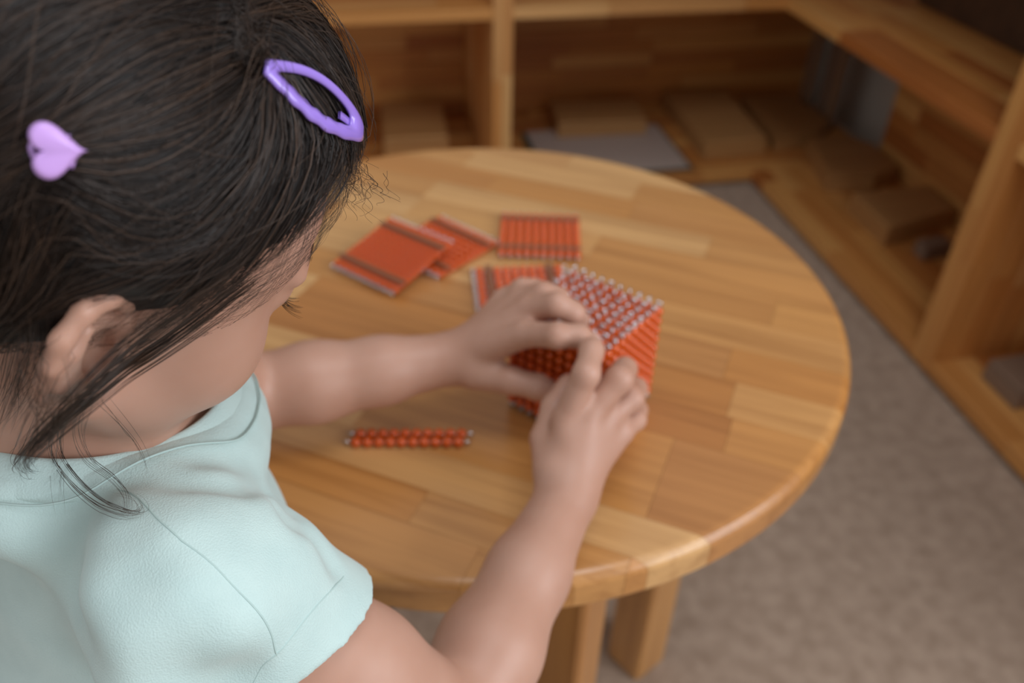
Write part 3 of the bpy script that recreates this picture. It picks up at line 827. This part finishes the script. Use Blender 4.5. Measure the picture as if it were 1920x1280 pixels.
def flow(q):
    d2 = ((q[:, None, :] - GP[None]) ** 2).sum(2)
    w = 1 / (d2 + 2.5e-5) ** 2
    t = (w[:, :, None] * GT[None]).sum(1)
    return t / (np.linalg.norm(t, axis=1, keepdims=True) + 1e-9)
def past_hairline(q):
    return q[:, 0] - q[:, 2] - (.015 - .030 * np.minimum(np.abs(q[:, 1]) / .055, 1.0) ** 2)
def in_ear(q):
    return (((q * [1, 0, 1] + np.abs(q) * [0, 1, 0] - [-.020, .088, -.004]) / [.026, .030, .029]) ** 2).sum(1) < 1
def vnoise(q, s, seed):
    r = np.random.default_rng(seed); out = np.zeros(len(q))
    for _ in range(6):
        k = r.normal(size=3) * s; out += np.sin(q @ k + r.uniform(0, 6.28))
    return out / 6
def strand_mesh(name, curves, radii, tone, parent, mat=M_HAIR, sides=3):
    V, Q = tubes_np(curves, radii, sides)
    o = mesh_np(name, V - KO, Q, mat, parent)
    a = o.data.attributes.new('tone', 'FLOAT', 'POINT')
    n = np.asarray(curves).shape[1] * sides
    a.data.foreach_set('value', np.repeat(tone, n).astype(np.float32))
    return o
def comb(nseed, step, nst, lift, rad, seed, ymax=.035, jit=.25):
    rg = np.random.default_rng(seed)
    ql = to_head(HV)
    cand = np.where((ql[:, 1] < ymax) & (past_hairline(ql) < .0))[0]
    P = HV[rg.choice(cand, nseed)] + rg.normal(size=(nseed, 3)) * .0008
    off = rg.uniform(*lift, nseed)
    tone = np.clip(.36 + .70 * vnoise(to_head(P), 200, 3) + .16 * rg.normal(size=nseed), 0, 1)
    kick = rg.normal(size=(nseed, 3)) * jit
    P = S_CAP.project(P, 0, 1); C = [P]
    sgn = np.where(np.arange(nseed) % 2 == 0, 1.0, -1.0)[:, None]
    for i in range(nst - 1):
        q = to_head(P)
        t = flow(q) * sgn + kick * .35
        t = t @ HEAD[:3, :3].T; t /= np.linalg.norm(t, axis=1, keepdims=True)
        P = P + t * step
        n = S_CAP.grad(P); P = P - (S_CAP(P) - off * math.sin(math.pi * min(1, (i + 1.5) / nst)) ** .6)[:, None] * n
        C.append(P)
    C = np.stack(C, 1)
    lim = rg.uniform(-.013, -.001, nseed)
    R = np.tile(np.sin(np.linspace(.35, math.pi - .12, nst)) ** .5, (nseed, 1)) * (rad * rg.uniform(.65, 1.25, nseed))[:, None]
    over = np.stack([past_hairline(to_head(C[:, i])) for i in range(nst)], 1) > lim[:, None]
    over |= np.stack([in_ear(to_head(C[:, i])) for i in range(nst)], 1)
    over = np.maximum.accumulate(over, axis=1)
    for i in range(1, nst):
        m = over[:, i]; C[m, i] = C[m, i - 1] * .96 + C[m, i] * .04; R[m, i] = .00003
    return C, R, tone
C, R, T = comb(10500, .0080, 15, (.0004, .0028), .00021, 21, .12, .12)
o = strand_mesh('hair_strands', C, R, T, hair); o['kind'] = 'stuff'
C, R, T = comb(420, .0068, 11, (.0035, .0075), .00011, 22, .02, .9)
o = strand_mesh('flyaway_hair', C, R, np.clip(T + .3, 0, 1), hair); o['kind'] = 'stuff'
# loose locks: in front of the ear and at the nape
rg = np.random.default_rng(5)
LC, LR, LT = [], [], []
for name, n, w0, w1, r_ in (('lock_ear', 60, .0034, .0016, .00014), ('lock_ear2', 36, .0032, .0014, .00014), ('side1', 26, .006, .004, .00010), ('side2', 44, .010, .008, .00010), ('side3', 8, .005, .004, .00008), ('nape1', 14, .0026, .0010, .00009),
                        ('nape2', 8, .0030, .0012, .00007), ('nape3', 5, .003, .0012, .00007), ('nape4', 16, .004, .0012, .00010), ('nape5', 6, .005, .002, .00006)):
    c = from_head(spline(HAIR_LOCKS[name], 26))
    for k in range(n):
        u = np.linspace(0, 1, 26)[:, None]
        a, b_ = rg.normal(size=3), rg.normal(size=3)
        dl = a * .6 * (w0 * (1 - u) + w1 * u) + .25 * b_ * w0 * np.sin(u * math.pi * rg.uniform(.6, 1.6) + rg.uniform(0, 1))
        cut = rg.uniform(.72, 1.0); uu = np.linspace(0, 25 * cut, 26); cd = c + dl
        cd = np.stack([np.interp(uu, np.arange(26), cd[:, j]) for j in range(3)], 1)
        LC.append(cd); LR.append(np.sin(np.linspace(.5, math.pi - .02, 26)) ** .7 * r_); LT.append(rg.uniform(.35, .85) + (.2 if 'nape' in name else 0))
LC = np.array(LC)
# keep strands outside skin and shirt
for S in (S_SKIN, S_COL):
    f = LC.reshape(-1, 3); d = S(f); m = d < .0006
    f[m] = f[m] + (.0012 - d[m])[:, None] * S.grad(f[m]); LC = f.reshape(LC.shape)
o = strand_mesh('loose_locks', LC, np.array(LR), np.array(LT), hair); o['kind'] = 'stuff'
# curls of the fringe hanging free over the forehead
FC, FR, FT = [], [], []
for k in range(60):
    b0 = np.array((.064, -.045, .068)) + rg.normal(size=3) * (.004, .007, .004)
    L_ = rg.uniform(.008, .019); u = np.linspace(0, 1, 22)
    ph = rg.uniform(0, 6.28); am = rg.uniform(.0015, .0036)
    d = np.array((.55, -.25, -.80)) + rg.normal(size=3) * .22
    p = b0 + u[:, None] * d * L_ + (am * u ** 1.2)[:, None] * np.stack([np.sin(u * 10 + ph), np.cos(u * 10 + ph), np.sin(u * 8 + ph) * .5], 1)
    FC.append(from_head(p)); FR.append((1 - u * .6) * rg.uniform(.00007, .00015)); FT.append(rg.uniform(.4, .9))
o = strand_mesh('fringe_curls', np.array(FC), np.array(FR), np.array(FT), hair); o['kind'] = 'stuff'
# eyelashes and eyebrows
for s in (-1, 1):
    EC, ER = [], []
    c = np.array((.0655, s * .031, .001))
    for k in range(34):
        az = math.radians(-62 + 118 * k / 33) ; el = math.radians(-16 - 6 * math.cos(az))
        dr = np.array((math.cos(el) * math.cos(az), -s * math.sin(az), math.sin(el)))
        dr[1] = (-s) * math.sin(az) * math.cos(el) * 1.0
        b0 = c + dr * .0129
        u = np.linspace(0, 1, 8)
        L_ = rg.uniform(.0070, .0095) * (.75 + .25 * abs(math.sin(az)))
        side = np.array((0, dr[1] * .4, 0))
        p = b0 + u[:, None] * (dr * .9 + side + rg.normal(size=3) * .12) * L_ + (u ** 2)[:, None] * np.array((0, 0, .0034))
        EC.append(from_head(p)); ER.append((1 - u * .8) * .00016)
    strand_mesh('eyelashes', np.array(EC), np.array(ER), np.zeros(34), kid)
    BC, BR = [], []
    for k in range(70):
        u0 = rg.uniform(0, 1)
        y0 = s * (.013 + .030 * u0); b0 = np.array((.083 - .010 * u0 ** 2, y0, .0185 + .003 * math.sin(u0 * 2.6) + rg.normal() * .0012))
        p = np.stack([b0 + v * np.array((-.001, s * .0055, .0012)) for v in np.linspace(0, 1, 5)])
        p = S_SKIN.project(from_head(p), .0005, 2); BC.append(p); BR.append(np.full(5, .00010))
    strand_mesh('eyebrow', np.array(BC), np.array(BR), np.full(70, .5), kid)
# lips
S_LIP = Sdf(); S_LIP.M = HEAD
S_LIP.ell((.0779,0,-.0440), (.0085,.0155,.0046), 0.002); S_LIP.ell((.0769,0,-.0525), (.0080,.0132,.0050), 0.002)
c = hw((.08, 0, -.048))
V, Q = surface_nets(S_LIP, c - .03, c + .03, .0011); mesh_np('lips', V - KO, Q, M_LIP, kid)
# fingernails
for F, al in ((FINGERS_L, 1), (FINGERS_R, 1)):
    for nme in ('index', 'middle', 'ring', 'thumb'):
        p2, p3 = _v3(F[nme][-2]), _v3(F[nme][-1]); t = (p3 - p2) / np.linalg.norm(p3 - p2)
        up_ = UP - (UP @ t) * t; up_ /= np.linalg.norm(up_); la = np.cross(t, up_)
        if nme == 'thumb': up_, la = la, up_
        Rr = np.stack([t, la, up_], 1)
        bm = bmesh.new(); bmesh.ops.create_uvsphere(bm, u_segments=12, v_segments=8, radius=1)
        for v in bm.verts: v.co = Vector(Rr @ (np.array(v.co) * (.0042, .0034, .0012)))
        nl = mesh_bm('fingernail', bm, M_NAIL, kid, True)
        pos = S_SKIN.project((p3 + .0015 * t + up_ * .005)[None], -.0006, 4)[0]
        nl.location = Vector(pos - KO)

# ---------------------------------------------------------------- hair clips
CLIP_PX = np.array([(0.0045,-0.0536,0.0970),(0.0179,-0.0555,0.0953),(0.0341,-0.0562,0.0917),(0.0545,-0.0521,0.0844)])
cp = from_head(spline(CLIP_PX, 60))
def clip_map(u, v, lift):
    u = np.clip(u, 0, 1); i = np.clip(u * 59, 0, 58.999).astype(int); f = (u * 59 - i)[:, None]
    p = cp[i] * (1 - f) + cp[i + 1] * f; t = cp[i + 1] - cp[i]; t /= np.linalg.norm(t, axis=1, keepdims=True)
    n = S_CAP.grad(p); la = np.cross(n, t)
    P = p + v[:, None] * la
    n2 = S_CAP.grad(P)
    return P - (S_CAP(P) - lift)[:, None] * n2
clip = empty('hair_clip', from_head(CLIP_PX[1])); tag(clip, 'lilac snap hair clip holding back the dark fringe', 'hair clip')
CO_ = from_head(CLIP_PX[1])
def half_w(u): return .0031 + .0046 * np.sin(np.pi * np.clip(u, 0, 1) ** 1.1) + .0022 * np.clip(u, 0, 1) ** 2
ns = 150
ph = np.linspace(0, 2 * np.pi, ns, endpoint=False)
uo = .5 - .5 * np.cos(ph); sg = np.sign(np.sin(ph) + 1e-9)
vo = sg * half_w(uo) * np.where(uo < .5, np.abs(np.sin(ph)) ** .12, np.abs(np.sin(ph)) ** .55)
wav = np.where(sg < 0, .00030 * np.sin(2 * np.pi * 6 * uo), 0) * np.sin(ph) ** 2
ui = .13 + .70 * uo; vi = sg * np.maximum(half_w(ui) - np.where(sg < 0, .0042, .0030), .0004) * np.abs(np.sin(ph)) ** .5
rows_ = []
for f, h in ((0, .0030), (0, .0039), (.25, .0045), (.6, .0045), (1, .0039), (1, .0030)):
    rows_.append(clip_map(uo * (1 - f) + ui * f, (vo + wav) * (1 - f) + (vi + wav * .8) * f, h))
Gc = np.array(rows_); idx = np.arange(6 * ns).reshape(6, ns)
Qc = np.stack([idx, np.roll(idx, -1, 0), np.roll(np.roll(idx, -1, 0), -1, 1), np.roll(idx, -1, 1)], -1).reshape(-1, 4)
mesh_np('frame', Gc.reshape(-1, 3) - CO_, Qc[:, ::-1], M_CLIP, clip)
tu = np.linspace(.74, .90, 12)
A = np.array([clip_map(tu, np.full(12, v), h) for v, h in ((-.0012, .0022), (-.0012, .0030), (.0012, .0030), (.0012, .0022))])
idx = np.arange(48).reshape(4, 12)
Qc = np.stack([idx[:, :-1], np.roll(idx, -1, 0)[:, :-1], np.roll(idx, -1, 0)[:, 1:], idx[:, 1:]], -1).reshape(-1, 4)
mesh_np('tongue', A.reshape(-1, 3) - CO_, Qc, M_CLIP, clip)

HC = S_CAP.project(from_head(np.array([(-.0526,-.0688,.0631)])), .0025, 4)[0]
tip = S_CAP.project(from_head(np.array([(-.0467,-.0701,.0654)])), .0025, 4)[0]
hn = S_CAP.grad(HC[None])[0]; ht = tip - HC; ht -= (ht @ hn) * hn; ht /= np.linalg.norm(ht); hl = np.cross(hn, ht)
hc = empty('heart_hair_clip', HC); tag(hc, 'small pale lilac heart-shaped hair clip at the side of the head', 'hair clip')
hc.rotation_mode = 'QUATERNION'; hc.rotation_quaternion = Matrix(np.stack([ht, hl, hn], 1).tolist()).to_quaternion()
th = np.linspace(0, 2 * np.pi, 48, endpoint=False)
hx = 16 * np.sin(th) ** 3; hy = 13 * np.cos(th) - 5 * np.cos(2 * th) - 2 * np.cos(3 * th) - np.cos(4 * th)
poly = [(-y * .00042 - .0005, x * .00042) for x, y in zip(hx, hy)]
PL = np.array(poly); PL -= PL.mean(0)
bm = bmesh.new(); rings = [[bm.verts.new((x * f, y * f, z)) for x, y in PL] for z, f in ((.0022, .90), (.0030, .98), (.0042, 1.0), (.0058, 1.0), (.0070, .96), (.0077, .88), (.0080, .76))]
for ra, rb in zip(rings[:-1], rings[1:]):
    for k in range(48): bm.faces.new((ra[k], ra[(k + 1) % 48], rb[(k + 1) % 48], rb[k]))
bm.faces.new(rings[0][::-1]); bm.faces.new(rings[-1]); mesh_bm('heart', bm, M_HEART, hc, True)
for s in (-1, 1):
    V, Q = tubes_np([spline([(.003 * s, -.004, .003), (.0045 * s, 0, .0005), (.003 * s, .0035, -.002)], 12)], np.full(12, .0009), 6)
    mesh_np('claw', V, Q, M_HEART, hc)
bpy.context.view_layer.update()
